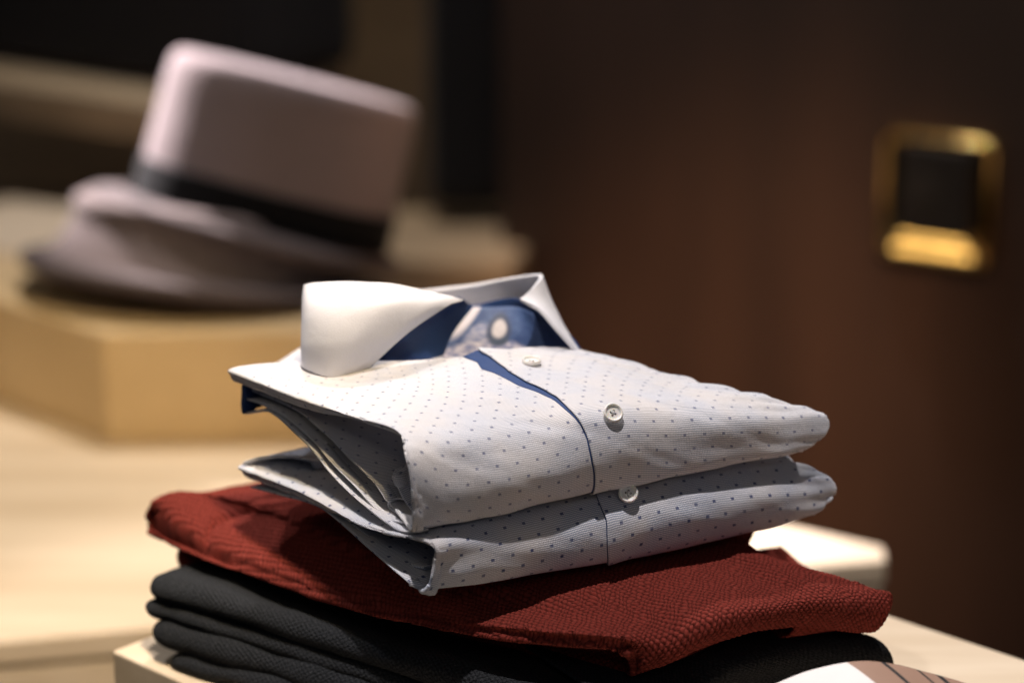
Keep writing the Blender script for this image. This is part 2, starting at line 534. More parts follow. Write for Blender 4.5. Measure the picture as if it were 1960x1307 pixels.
def extend(net, under=((.03, .001), (.13, .004)), sc=None):
    for k, col in enumerate(net):
        p = col[-1]
        for dv, dz in under:
            col.append(row_xform(p, dv * (sc[k] if sc else 1), dz))
    return net

def side_cols(net, left=None, right=None):
    """add hem columns: (du, dz) in from the left edge, and from the right edge"""
    if left:
        base = net[0]
        for du, dz in left:
            net.insert(0, [row_xform(p, 0, dz, du) for p in base])
    if right:
        base = net[-1]
        for du, dz in right:
            net.append([row_xform(p, 0, dz, du) for p in base])
    return net

def hem_left(net, th=.004, back=2.3):
    """rolled, turned-in hem along the left edge: three extra columns curling inwards"""
    A = np.array(net, float)
    base = A[0]; nxt = A[1]
    cols = [[], [], []]
    for j, p in enumerate(base):
        inw = nxt[j] - p; inw /= np.linalg.norm(inw) + 1e-9
        tj = base[min(j + 1, len(base) - 1)] - base[max(j - 1, 0)]
        tj /= np.linalg.norm(tj) + 1e-9
        n = np.cross(inw, tj); n /= np.linalg.norm(n) + 1e-9
        if np.dot(n, np.array([.2, -.7, .7])) > 0: n = -n
        r = th * (back if j < 2 else (1. if j < len(base) - 4 else .35))
        cols[0].append(p + n * r * .45 - inw * r * .30)
        cols[1].append(p + n * r * 1.0 + inw * r * .15)
        cols[2].append(p + n * r * 1.15 + inw * r * 2.0)
    return cols

# ---- shirt on top ---------------------------------------------------------
s1 = thing('folded_shirt', 'white speckled shirt with a raised blue-lined collar, on top of the stack', 'shirt', (0, .02, .13), 'folded speckled shirts')
net1 = [
    [(450, 704, .185), (565, 748, .184), (680, 792, .183), (768, 822, .183), (787, 872, 'f', .003), (797, 945, 'f', .007), (797, 1011, 'f', 0)],
    [(575, 690, .187), (680, 718, .187), (780, 768, .187), (868, 826, 'f', -.010), (885, 880, 'f', .003), (893, 945, 'f', .009), (893, 995, 'f', 0)],
    [(765, 690, .190), (850, 720, .190), (935, 762, .188), (1018, 808, 'f', -.010), (1040, 856, 'f', .003), (1045, 915, 'f', .009), (1043, 963, 'f', 0)],
    [(925, 682, .1915), (1000, 704, .190), (1075, 738, .187), (1130, 778, 'f', -.010), (1158, 825, 'f', .003), (1165, 885, 'f', .007), (1160, 937, 'f', 0)],
    [(1010, 668, .191), (1100, 693, .189), (1200, 733, .186), (1290, 775, 'f', -.010), (1318, 815, 'f', .002), (1325, 860, 'f', .003), (1315, 902, 'f', 0)],
    [(1070, 671, .189), (1190, 704, .186), (1310, 740, .181), (1430, 776, 'f', -.010), (1460, 808, 'f', .001), (1458, 840, 'f', .002), (1440, 877, 'f', 0)],
    [(1125, 679, .184), (1262, 714, .180), (1400, 750, .175), (1530, 778, 'f', -.010), (1571, 805, 'f', -.003), (1566, 832, 'f', -.001), (1528, 862, 'f', -.001)],
]
net1 = [[G(p) for p in col] for col in net1]
extend(net1, sc=[1, 1, 1, .8, .6, .4, .25])
A1 = np.array(net1)
# right end closes underneath
net1.append([row_xform(p, 0, -.012 if j < 3 else (-.009 if j < 4 else .0005 * (j - 4)), -.004) for j, p in enumerate(A1[-1])])
net1.append([row_xform(p, 0, -.022 if j < 4 else (-.008 if j < 5 else 0), -.05) for j, p in enumerate(A1[-1])])
net1 = hem_left(A1, .0042)[::-1] + net1
NC1 = len(net1); NR1 = len(net1[0])
NS, NT = 360, 420
full = netgrid(net1, 0, NR1 - 1, 0, NC1 - 1, NT, NS)
# which way is outwards
def face_out(Gd):
    n = normals(Gd)
    i, j = Gd.shape[0] // 2, Gd.shape[1] // 3
    if n[i, j] @ np.array([.1, -.6, .8]) < 0: return Gd[::-1]
    return Gd
def wr_top(Gd, seed, amp=.0011):
    U, V = arclen(Gd)
    ue = U[int(Gd.shape[0] * .80)][None, :]
    env = np.exp(-((U - ue) / .030) ** 2)
    h = np.sin(V * 2 * math.pi / .034 + seed + 1.5 * np.sin(U * 70 + seed) + 1.8 * np.sin(V * 41 + seed)) + .4 * np.sin(V * 2 * math.pi / .0125 + 2 * seed + 2 * np.sin(V * 63))
    Gd = Gd + normals(Gd) * (h * env * .0009)[..., None]
    Gd = wrinkle(Gd, amp, 9, seed, (1, 1))
    return wrinkle(Gd, amp * .45, 28, seed + 5, (.6, 1.3))

s_idx = np.linspace(0, NC1 - 1, NS)
t_idx = np.linspace(0, NR1 - 1, NT)
full = wr_top(full, 3)
U1, V1 = arclen(full, int(NS * .5), int(NT * .45))
nrm1 = normals(full)
if nrm1[NS // 2, NT // 5][2] < 0: nrm1 = -nrm1
# the placket edge in net column units as a function of row units
SEAM_R = [0, .5, 1, 1.5, 2, 2.6, 3, 3.4, 4, 5, 6, 7, 8]
# traced in the photo: edge of the buttoned panel
seam_px = [(915, 677), (948, 700), (975, 718), (1005, 735), (1030, 747), (1062, 762), (1090, 785), (1112, 815), (1128, 858), (1138, 905), (1133, 945)]
def project(P):
    q = P - C0
    dpt = q @ FWD
    return 980 + FPX * (q @ RT) / dpt, 653.5 - FPX * (q @ UP) / dpt
px, py = project(full)
# for every seam pixel find the nearest (front facing) surface sample
tvals, svals = [], []
lim = int(NT * 6.05 / (NR1 - 1))
for (x, y) in seam_px:
    dd = (px[:, :lim] - x) ** 2 + (py[:, :lim] - y) ** 2
    dd[(s_idx < 4) | (s_idx > 8.5), :] = 1e9
    i, j = np.unravel_index(np.argmin(dd), dd.shape)
    tvals.append(t_idx[j]); svals.append(s_idx[i])
tv = np.array(tvals); sv = np.array(svals)
o_ = np.argsort(tv); tv = tv[o_]; sv = sv[o_]
seam_s = np.interp(t_idx, np.concatenate([[0], tv]) if tv[0] > 0 else tv, np.concatenate([[sv[0]], sv]) if tv[0] > 0 else sv)
ker = np.ones(9) / 9
seam_s = np.convolve(np.pad(seam_s, 4, mode='edge'), ker, 'valid')

def sub(s_lo, s_hi, n, lift=0., tmax=None, liftf=None):
    """re-sample the shirt surface between two column curves (per row)"""
    rows = NT
    out = np.zeros((n, rows, 3)); uu = np.zeros((n, rows)); vv = np.zeros((n, rows))
    for j in range(rows):
        ss = np.linspace(s_lo[j], s_hi[j], n)
        for k in range(3):
            L_ = 0 if liftf is None and lift == 0 else (lift if liftf is None else liftf[:, j])
            out[:, j, k] = np.interp(ss, s_idx, full[:, j, k]) + np.interp(ss, s_idx, nrm1[:, j, k]) * L_
        uu[:, j] = np.interp(ss, s_idx, U1[:, j]); vv[:, j] = np.interp(ss, s_idx, V1[:, j])
    if tmax:
        out, uu, vv = out[:, :tmax], uu[:, :tmax], vv[:, :tmax]
    return out, uu, vv
def add_panel(name, g, m, parent, th):
    Gd, uu, vv = g
    n = normals(Gd)
    if n[Gd.shape[0] // 2, Gd.shape[1] // 5][2] < 0:
        Gd, uu, vv = Gd[::-1], uu[::-1], vv[::-1]
    o = link(name, grid_mesh(name, Gd, uu, vv), m, parent)
    return solid(o, th, -1)

zero = np.zeros(NT); last = np.full(NT, float(NC1 - 1))
s1o = Vector(s1.location)
def att(o, root=s1): return child(o, root)
att(add_panel('left_front_panel', sub(zero, seam_s + .10, 260), M['shirt'], None, .0008))
# right panel: edge lifted, highest at the neck
nR = 240
neckl = np.interp(t_idx, [0, .6, 1.2, 2.2, 3.2, 9], [.0052, .0042, .0030, .0022, .0016, .0012])
prof = np.exp(-(np.linspace(0, 1, nR) / .10) ** 2)
liftR = .0011 + prof[:, None] * (neckl[None, :] - .0011)
rp = sub(seam_s, last, nR, liftf=liftR)
rp = (rp[0], rp[1] + .004, rp[2] + .002)
att(add_panel('right_front_panel', rp, M['shirt'], None, .0007))
# blue facing visible under the lifted edge
bw = np.interp(t_idx, [0, .45, .8, 1.2, 1.8, 2.3, 3, 3.6, 9], [.20, .15, .20, .11, .085, .055, .04, .018, .012])
bl = sub(seam_s - bw, seam_s + .05, 14, liftf=np.linspace(.0004, 1, 14)[:, None] * (neckl[None, :] - .0010) + .0002, tmax=int(NT * 6.1 / (NR1 - 1)))
att(add_panel('placket_facing', bl, M['blue'], None, .0003))

# ---- left side layers -------------------------------------------------------
def spline(pts, n):
    P = np.array(pts, float)
    return cr(P, np.linspace(0, len(P) - 1, n), 0)
def ribbon(name, pts, m, parent, depth=.09, sag=-.004, lip=.0016, seed=1, n=90, k=26, dirv=None, amp=.0008, th=.0008, plane='l', curl=0.):
    """a cloth layer whose left edge follows the traced curve and which runs into the stack"""
    E_ = spline([G(p if len(p) > 2 else (p[0], p[1], 'l', 0)) for p in pts], n)
    d = UDIR + VB * .16 if dirv is None else np.array(dirv)
    T = np.linspace(0, 1, k)
    lips = [(.0075, -2.3), (.0040, -2.5), (.0012, -2.2), (-.0004, -1.2)] if lip else []
    Gd = np.zeros((k + len(lips), n, 3))
    for i, (a, z) in enumerate(lips):
        Gd[i] = E_ + d * a
        Gd[i, :, 2] += z * lip * .5
    for i, t in enumerate(T):
        r = t ** 1.6
        Gd[i + len(lips)] = E_ + d * depth * r
        Gd[i + len(lips), :, 2] += sag * r + curl * math.exp(-(t / .12) ** 2)
    k += len(lips)
    Gd = wrinkle(Gd, amp, 14, seed, (1, 1))
    n_ = normals(Gd)
    if n_[k // 2, n // 2][2] < 0: Gd = Gd[::-1]
    o = link(name, grid_mesh(name, Gd), m, None)
    solid(o, th, -1)
    return child(o, parent)

ribbon('inner_layer', [(468, 738, 'l', -.004), (500, 752, 'l', -.004), (540, 768, 'l', -.004), (581, 792, 'l', -.004), (627, 832, 'l', -.004), (665, 870, 'l', -.004), (700, 905, 'l', -.005), (722, 930, 'l', -.005), (738, 955, 'l', -.006)],
       M['shirt'], s1, .10, -.006, seed=4)
ribbon('inner_layer', [(466, 760, 'l', -.001), (510, 775, 'l', -.001), (560, 806, 'l', -.001), (604, 848, 'l', -.001), (634, 884, 'l', -.001), (680, 930, 'l', -.002), (715, 968, 'l', -.003), (745, 992, 'l', -.003), (800, 1000, 'l', -.006)],
       M['shirt'], s1, .11, -.003, seed=8)
ribbon('bottom_layer', [(466, 789), (516, 786), (573, 832), (604, 866), (634, 905), (680, 951), (745, 1001), (775, 1015), (797, 1013)],
       M['shirt'], s1, .13, .001, seed=9)
# little blue lined flap under the shoulder
fl = ribbon('shoulder_flap', [(466, 732, 'l', .001), (466, 750, 'l', .001), (465, 770, 'l', .001), (467, 788, 'l', .001)], M['blue'], s1, .03, .004, seed=3, n=16, amp=.0003)
# curled cuff pieces in the mouth
ribbon('cuff_fold', [(757, 896, 'l', -.008), (753, 908, 'l', -.006), (762, 930, 'l', -.010), (775, 955, 'l', -.010), (797, 985, 'l', -.010)],
       M['shirt'], s1, .05, .014, seed=6, n=30, amp=.0003)
ribbon('cuff_fold', [(796, 966, 'l', -.012), (770, 956, 'l', -.011), (752, 956, 'l', -.010), (742, 964, 'l', -.009), (748, 974, 'l', -.009), (768, 982, 'l', -.010), (792, 984, 'l', -.012)],
       M['shirt'], s1, .05, -.002, seed=2, n=40, amp=.0003, lip=0)
# yoke: the back of the shirt under and behind the collar
yk = [
    [(456, 705, .181), (520, 695, .182), (590, 694, .183), (640, 718, .184)],
    [('w', -.200, .100, 0.1760), ('w', -.165, .105, 0.1790), ('w', -.12, .10, 0.1770), ('w', -.13, .075, 0.1790)],
    [('w', -.165, .175, 0.1730), ('w', -.12, .17, 0.1770), ('w', -.07, .16, 0.1750), ('w', -.06, .12, 0.1750)],
    [('w', -.09, .20, 0.1600), ('w', -.07, .18, 0.1650), ('w', -.05, .155, 0.1670), ('w', -.04, .12, 0.1710)],
    [('w', -.04, .17, 0.1450), ('w', -.03, .15, 0.1550), ('w', -.025, .13, 0.1630), ('w', -.02, .10, 0.1710)],
]
yg = netgrid([[G(p) for p in col] for col in yk], 0, 3, 0, 4, 40, 80)
if normals(yg)[40, 20][2] < 0: yg = yg[::-1]
att(solid(link('back_yoke', grid_mesh('back_yoke', yg), M['shirt']), .0009))

# ---- collar -----------------------------------------------------------------
def DD(x, y, d): return ondist(x, y, d)
collar_cols = [  # bottom, mid, top : wings and back in one turn
    [DD(696, 710, 1.400), DD(779, 636, 1.402), DD(846, 590, 1.412), DD(886, 575, 1.422)],
    [DD(662, 719, 1.394), DD(733, 652, 1.393), DD(802, 590, 1.399), DD(846, 565, 1.416)],
    [DD(632, 721, 1.391), DD(672, 652, 1.382), DD(720, 585, 1.386), DD(765, 548, 1.408)],
    [DD(602, 712, 1.396), DD(618, 652, 1.384), DD(640, 582, 1.386), DD(672, 541, 1.406)],
    [DD(580, 698, 1.408), DD(580, 652, 1.400), DD(583, 590, 1.400), DD(590, 545, 1.412)],
    [DD(600, 690, 1.440), DD(600, 650, 1.442), DD(600, 600, 1.446), DD(606, 550, 1.440)],
    [DD(690, 700, 1.500), DD(690, 660, 1.502), DD(690, 610, 1.504), DD(692, 562, 1.486)],
    [DD(802, 700, 1.520), DD(802, 655, 1.522), DD(802, 600, 1.520), DD(804, 558, 1.500)],
    [DD(915, 700, 1.515), DD(915, 650, 1.515), DD(915, 595, 1.512), DD(915, 544, 1.492)],
    [DD(1000, 700, 1.495), DD(1003, 650, 1.492), DD(1000, 595, 1.488), DD(990, 530, 1.470)],
    [DD(1108, 682, 1.462), DD(1078, 640, 1.462), DD(1057, 592, 1.460), DD(1034, 527, 1.452)],
    [DD(1112, 680, 1.440), DD(1078, 630, 1.442), DD(1050, 592, 1.442), DD(1022, 548, 1.440)],
    [DD(1106, 677, 1.425), DD(1062, 628, 1.424), DD(1030, 593, 1.428), DD(995, 574, 1.434)],
]
cg = netgrid(collar_cols, 0, 3, 0, len(collar_cols) - 1, 60, 260)
cg = wrinkle(cg, .0007, 14, 7)
co = link('collar', grid_mesh('collar', cg), M['white'])
solid(co, .0022, 0)
bv = co.modifiers.new('soft_edge', 'BEVEL'); bv.width = .0008; bv.segments = 2; bv.limit_method = 'ANGLE'
att(co)
# fold roll along the top of the collar (leaf turning over the stand)
inner = [
    [DD(650, 700, 1.415), DD(680, 650, 1.420), DD(700, 600, 1.425), DD(720, 570, 1.430)],
    [DD(715, 712, 1.425), DD(745, 660, 1.430), DD(790, 600, 1.435), DD(830, 572, 1.440)],
    [DD(800, 710, 1.450), DD(820, 650, 1.455), DD(850, 605, 1.458), DD(880, 570, 1.462)],
    [DD(900, 715, 1.475), DD(905, 650, 1.480), DD(908, 610, 1.482), DD(908, 583, 1.484)],
    [DD(1000, 710, 1.470), DD(1000, 650, 1.473), DD(990, 610, 1.474), DD(978, 570, 1.474)],
    [DD(1075, 700, 1.452), DD(1066, 660, 1.453), DD(1050, 620, 1.452), DD(1030, 585, 1.450)],
    [DD(1118, 690, 1.440), DD(1108, 665, 1.440), DD(1078, 630, 1.440), DD(1048, 600, 1.440)],
]
ig = netgrid(inner, 0, 3, 0, 6, 40, 120)
io = link('collar_band', grid_mesh('collar_band', wrinkle(ig, .0010, 22, 5)), M['blue'])
solid(io, .0012, 0)
att(io)
# printed label inside the neck
def label_material():
    m, nt, b = mat('neck_label_print'); n = N(nt)
    uv, u, v = n.uv()
    def ell(cx, cy, rx, ry, soft=.12):
        a = n.m('DIVIDE', n.m('SUBTRACT', u, cx), rx); d = n.m('DIVIDE', n.m('SUBTRACT', v, cy), ry)
        r = n.m('SQRT', n.m('ADD', n.m('MULTIPLY', a, a), n.m('MULTIPLY', d, d)))
        return n.m('SUBTRACT', 1, n.ramp(r, 1 - soft, 1 + soft))
    nz = n.noise(uv, 9, 4, .65)
    colr = n.mix(n.ramp(nz, .35, .7), c(.030, .062, .17), c(.055, .10, .22))
    pale = n.mix(n.ramp(n.noise(uv, 14, 4, .7), .40, .62), c(.20, .22, .36), c(.62, .57, .60))
    colr = n.mix(ell(.22, .40, .11, .30, .25), colr, n.mix(.5, pale, c(.16, .2, .33)))
    colr = n.mix(ell(.36, -.05, .46, .44), colr, pale)
    colr = n.mix(ell(.02, .95, .09, .5, .3), colr, c(.60, .56, .60))
    colr = n.mix(ell(.41, .60, .13, .30, .2), colr, c(.035, .05, .10))
    colr = n.mix(ell(.42, .40, .085, .12, .25), colr, c(.05, .07, .11))
    colr = n.mix(ell(.41, .60, .075, .17, .25), colr, n.mix(nz, c(.40, .36, .36), c(.66, .60, .58)))
    nt.links.new(colr, b.inputs['Base Color'])
    b.inputs['Roughness'].default_value = .6
    return m
M['print'] = label_material()
lab = [[DD(846, 690, 1.452), DD(866, 640, 1.456), DD(906, 588, 1.466)],
       [DD(930, 690, 1.458), DD(940, 640, 1.461), DD(950, 588, 1.468)],
       [DD(1000, 690, 1.452), DD(1000, 640, 1.456), DD(990, 588, 1.465)],
       [DD(1045, 690, 1.446), DD(1040, 650, 1.448), DD(1020, 600, 1.452)]]
lg = netgrid(lab, 0, 2, 0, 3, 24, 40)
uu, vv = np.meshgrid(np.linspace(0, 1, 40), np.linspace(0, 1, 24), indexing='ij')
lo_ = link('neck_label', grid_mesh('neck_label', lg, uu, vv), M['print'])
solid(lo_, .0005, 0)
att(lo_)

# ---- buttons ------------------------------------------------------------------
def button(center, normal, parent, spin=20):
    t = bpy.data.objects.new('button', None); COL.objects.link(t)
    t.empty_display_size = .01
    b1 = lathe('disc', [(.0008, .0012), (.0030, .0012), (.0038, .0016), (.0044, .0026), (.0050, .0029), (.0055, .0023), (.0057, .0014), (.0053, .0003), (.0040, 0), (.0001, 0)], M['pearl'], 48, 1, 1, t)
    bm = bmesh.new()
    for a in range(4):
        an = R(45 + 90 * a)
        bmesh.ops.create_cone(bm, segments=10, radius1=.00055, radius2=.00055, depth=.0004, cap_ends=True,
                              matrix=Matrix.Translation((math.cos(an) * .0014, math.sin(an) * .0014, .00135)))
    me = bpy.data.meshes.new('holes'); bm.to_mesh(me); bm.free()
    link('thread_holes', me, M['hole'], t)
    bm = bmesh.new()
    for a in (45, -45):
        mt = Matrix.Translation((0, 0, .0017)) @ Matrix.Rotation(R(a), 4, 'Z') @ Matrix.Rotation(R(90), 4, 'Y')
        bmesh.ops.create_cone(bm, segments=8, radius1=.00025, radius2=.00025, depth=.0029, cap_ends=True, matrix=mt)
    bmesh.ops.create_cone(bm, segments=10, radius1=.0007, radius2=.0006, depth=.002, cap_ends=True, matrix=Matrix.Translation((0, 0, -.0009)))
    me = bpy.data.meshes.new('thread'); bm.to_mesh(me); bm.free()
    link('thread', me, M['thread'], t)
    t.rotation_euler = (Vector(normal).to_track_quat('Z', 'Y').to_matrix().to_4x4() @ Matrix.Rotation(R(spin), 4, 'Z')).to_euler()
    t.location = Vector(center)
    child(t, parent)
    return t
def surf_point(full_, nrm_, x, y, lift, jmax=None):
    X, Y = project(full_)
    jm = jmax or full_.shape[1]
    dd = (X[:, :jm] - x) ** 2 + (Y[:, :jm] - y) ** 2
    dd[int(len(dd) * .86):] = 1e9
    i, j = np.unravel_index(np.argmin(dd), dd.shape)
    n = nrm_[i, j]
    return full_[i, j] + n * lift, n
tocam = -FWD
p, n_ = surf_point(full, nrm1, 1170, 797, .0032, lim)
button(p, n_ * .8 + tocam * .55 + np.array([.05, 0, .05]), s1)
p, n_ = surf_point(full, nrm1, 1017, 703, .0026, lim)
button(p, n_ * 1.0 + tocam * .05, s1, 50)

# ---- second shirt ---------------------------------------------------------------
s2 = thing('folded_shirt', 'white speckled shirt lying under the collared shirt and on the red sweater', 'shirt', (0, .02, .095), 'folded speckled shirts')
net2 = [
    [(470, 888, 'l', -.001), (590, 935, 'l', 0), (712, 1003, 'l', .001), (826, 1033, 'f', .006), (840, 1076, 'f', .009), (822, 1129, 'f', .003)],
    [('w', -.170, .090, .129), ('w', -.125, .050, .129), ('w', -.10, .005, .129), (930, 1000, 'f', -.004), (955, 1056, 'f', .007), (950, 1112, 'f', .002)],
    [('w', -.09, .11, .131), ('w', -.065, .07, .131), ('w', -.045, .03, .131), (1060, 968, 'f', -.008), (1085, 1028, 'f', .006), (1082, 1088, 'f', .001)],
    [('w', -.03, .13, .133), ('w', -.005, .09, .133), ('w', .01, .045, .133), (1180, 938, 'f', -.010), (1210, 1000, 'f', .006), (1206, 1065, 'f', .001)],
    [('w', .02, .14, .135), ('w', .05, .10, .136), ('w', .07, .06, .136), (1340, 905, 'f', -.012), (1375, 970, 'f', .005), (1375, 1030, 'f', 0)],
    [('w', .05, .14, .134), ('w', .08, .11, .136), ('w', .10, .075, .138), (1470, 892, 'f', -.012), (1500, 948, 'f', .003), (1490, 1004, 'f', -.001)],
    [('w', .07, .14, .128), ('w', .10, .115, .132), (1500, 886, 'f', -.030), (1550, 893, 'f', -.008), (1591, 940, 'f', -.002), (1550, 983, 'f', -.002)],
]
net2 = [[G(p) for p in col] for col in net2]
extend(net2, sc=[1, 1, 1, .8, .6, .4, .25])
A_ = np.array(net2)
net2.append([row_xform(p, 0, -.010 if j < 4 else .0005, -.006) for j, p in enumerate(A_[-1])])
net2.append([row_xform(p, 0, -.018 if j < 4 else (-.006 if j < 5 else 0), -.05) for j, p in enumerate(A_[-1])])
net2 = hem_left(A_, .0036)[::-1] + net2
f2 = netgrid(net2, 0, len(net2[0]) - 1, 0, len(net2) - 1, 360, 360)
f2 = wr_top(f2, 12, .0012)
n2 = normals(f2)
if n2[180, 60][2] < 0: n2 = -n2
U2, V2 = arclen(f2, 170, 160)
# placket seam : x 1135..1165
X2, Y2 = project(f2)
NS2 = 360
s2_idx = np.arange(360.)
tr2 = np.linspace(0, len(net2[0]) - 1, 360)
seam2 = []
for j in range(360):
    ytar = np.interp(Y2[180, j], [900, 960, 1000, 1080], [1128, 1143, 1160, 1163])
    if tr2[j] > 5.2: seam2.append(seam2[-1]); continue
    seam2.append(float(np.interp(ytar, X2[40:320, j], s2_idx[40:320])))
seam2 = np.convolve(np.pad(np.array(seam2), 6, mode='edge'), np.ones(13) / 13, 'valid')
def sub2(lo, hi, n, liftf):
    out = np.zeros((n, 360, 3)); uu = np.zeros((n, 360)); vv = np.zeros((n, 360))
    for j in range(360):
        ss = np.linspace(lo[j], hi[j], n)
        for k in range(3):
            out[:, j, k] = np.interp(ss, s2_idx, f2[:, j, k]) + np.interp(ss, s2_idx, n2[:, j, k]) * liftf
        uu[:, j] = np.interp(ss, s2_idx, U2[:, j]); vv[:, j] = np.interp(ss, s2_idx, V2[:, j])
    return out, uu, vv
att(add_panel('left_front_panel', sub2(np.zeros(360), seam2 + 5, 220, 0.), M['shirt_shaded'], None, .0008), s2)
l2 = .0010 + .0008 * np.exp(-(np.linspace(0, 1, 220) / .05) ** 2)
g2 = sub2(seam2, np.full(360, 359.), 220, l2)
att(add_panel('right_front_panel', (g2[0], g2[1] + .005, g2[2] + .002), M['shirt_shaded'], None, .0007), s2)
att(add_panel('placket_facing', sub2(seam2 - .1, seam2 + 3, 6, np.linspace(.0002, .0009, 6)), M['blue'], None, .0003), s2)
ribbon('bottom_layer', [(480, 930, 'l', 0), (540, 945, 'l', 0), (600, 962, 'l', 0), (655, 1000, 'l', 0), (705, 1045, 'l', .001), (750, 1085, 'l', .002), (774, 1106, 'l', .003), (792, 1121, 'l', .000), (816, 1126, 'l', -.005)],
       M['shirt_shaded'], s2, .12, .001, seed=15)
ribbon('inner_layer', [(500, 915, 'l', -.003), (560, 930, 'l', -.003), (620, 965, 'l', -.004), (680, 1005, 'l', -.004), (730, 1045, 'l', -.006), (775, 1075, 'l', -.008), (812, 1085, 'l', -.010)],
       M['shirt_shaded'], s2, .10, -.002, seed=16)
# small collar-like tail poking out at the far left
ribbon('sleeve_tip', [(467, 884, 'l', .002), (500, 874, 'l', -.004), (550, 872, 'l', -.010), (590, 880, 'l', -.016), (606, 893, 'l', -.02)], M['shirt_shaded'], s2, .03, -.006, seed=19, n=40)
p, n_ = surf_point(f2, n2, 1199, 956, .0062, int(360 * 5 / 7))
button(p, n_ * .5 + tocam * .85, s2, 35)

# ---- red sweater ------------------------------------------------------------------
rs = thing('folded_sweater', 'red bubble-knit sweater folded under the speckled shirts', 'sweater', (0, .02, .05), 'folded knit sweaters')
SC = np.array([0., .05, 0])
net3 = [
    # left long side, then over the front fold
    [(345, 1044, .052), (298, 1018, .060), (296, 1016, .061), (345, 1042, .062), (438, 1068, .066), (620, 1130, .066), (850, 1190, .069), (1040, 1214, .071), (1172, 1226, .071), (1210, 1250, 'f', .047), (1212, 1284, 'f', .042)],
    [(352, 1040, .052), (291, 1004, .064), (291, 985, .070), (335, 992, .077), (440, 1036, .074), (620, 1112, .070), (850, 1176, .072), (1040, 1203, .075), (1178, 1214, .075), (1226, 1242, 'f', .054), (1226, 1284, 'f', .049)],
    [(430, 1050, .050), (310, 1010, .062), (303, 964, .079), (352, 944, .087), (500, 985, .085), (690, 1075, .080), (880, 1135, .078), (1060, 1170, .077), (1215, 1180, .077), (1285, 1226, 'f', .059), (1290, 1262, 'f', .053)],
    [('w', -.20, .12, .050), ('w', -.235, .15, .062), ('w', -.215, .155, .080), (530, 950, .090), (610, 985, .091), (740, 1050, .088), (900, 1105, .085), (1080, 1130, .083), (1240, 1138, .082), (1340, 1192, 'f', .060), (1350, 1232, 'f', .053)],
    [('w', -.12, .15, .050), ('w', -.15, .18, .062), ('w', -.14, .18, .080), ('w', -.12, .15, .091), ('w', -.08, .10, .092), ('w', -.06, .06, .090), (1000, 1060, .086), (1150, 1085, .087), (1310, 1102, .086), (1415, 1164, 'f', .060), (1430, 1208, 'f', .052)],
    [('w', -.04, .18, .050), ('w', -.07, .21, .062), ('w', -.06, .21, .080), ('w', -.05, .18, .091), ('w', -.01, .13, .092), ('w', .02, .10, .090), (1150, 1030, .088), (1270, 1050, .088), (1400, 1078, .087), (1500, 1150, 'f', .058), (1515, 1199, 'f', .050)],
    [('w', .05, .20, .050), ('w', .02, .24, .062), ('w', .03, .24, .078), ('w', .04, .20, .088), ('w', .07, .16, .088), ('w', .09, .12, .086), (1370, 1010, .089), (1418, 1046, .089), (1490, 1084, .088), (1585, 1146, 'f', .058), (1600, 1205, 'f', .048)],
    [('w', .10, .19, .050), ('w', .08, .22, .060), ('w', .085, .215, .074), ('w', .095, .19, .080), ('w', .10, .15, .082), (1400, 1046, .083), (1446, 1060, .082), (1520, 1082, .081), (1612, 1112, .079), (1690, 1152, 'f', .052), (1666, 1206, 'f', .047)],
]
net3 = [[G(p) for p in col] for col in net3]
extend(net3, ((.03, 0), (.12, .002)))
A_ = np.array(net3)
dn = UDIR * -.006
wj = [1] * 8 + [.8, .45, 0, 0, 0]
OW = np.array([.6, .8, 0])
for o_out, dz in ((.0032, -.0015), (.0056, -.006), (.0050, -.013), (-.05, -.020)):
    col = []
    for j, p in enumerate(A_[-1]):
        if o_out < 0: col.append(p - UDIR * .05 + VB * .014 + np.array([0, 0, dz * wj[j]]))
        elif j < 9: col.append(p + OW * o_out + np.array([0, 0, dz * wj[j]]))
        else: col.append(p + (UDIR * .5 + VB * .8) * (o_out * .5 - dz * .5))
    net3.append(col)
# left edge turned under, thick knit
net3.insert(0, [p + np.array([.003, .002, -.007 if 3 < j < 9 else -.001]) for j, p in enumerate(A_[0])])
net3.insert(0, [p + np.array([.05, .04, -.009 if 2 < j < 9 else -.001]) for j, p in enumerate(A_[0])])

def planar_uv(Gd, ref):
    U = Gd @ UDIR
    d = np.diff(Gd, axis=1)
    st = np.sqrt((d @ VB) ** 2 + d[..., 2] ** 2)
    V = np.zeros(U.shape)
    V[:, 1:] = np.cumsum(st, 1)
    V = V - V[:, ref:ref + 1] - (Gd[:, ref:ref + 1] @ VB)
    return U, V
def knit_disp(Gd, pitch, amp, seed=1, UV=None, mask=1.):
    U, V = arclen(Gd) if UV is None else UV
    def cell(sh):
        fx = (U / pitch + 100 + sh) % 1 - .5
        fy = (V / (pitch * 1.36) + 100 + sh) % 1 - .5
        return fx ** 2 + 1.85 * fy ** 2
    h = 1 - 3.6 * np.minimum(cell(0), cell(.5))
    n = normals(Gd)
    if n[Gd.shape[0] // 2, Gd.shape[1] // 2][2] < 0: n = -n
    rng = np.random.RandomState(seed)
    return Gd + n * ((h * amp + rng.normal(0, amp * .10, h.shape)) * mask)[..., None], U, V
g3 = netgrid(net3, 0, len(net3[0]) - 1, 0, len(net3) - 1, 560, 520)
ms = np.clip((np.linspace(0, len(net3) - 1, 520) - 2.2) / 1.2, .12, 1) * np.clip((len(net3) - 3.2 - np.linspace(0, len(net3) - 1, 520)) / 1.0, .25, 1)
if normals(g3)[260, 280][2] < 0: g3 = g3[::-1]; ms = ms[::-1]
uv3 = planar_uv(g3, 390)
g3 = wrinkle(g3, .0026, 5, 37)
g3 = wrinkle(g3, .0006, 18, 33)
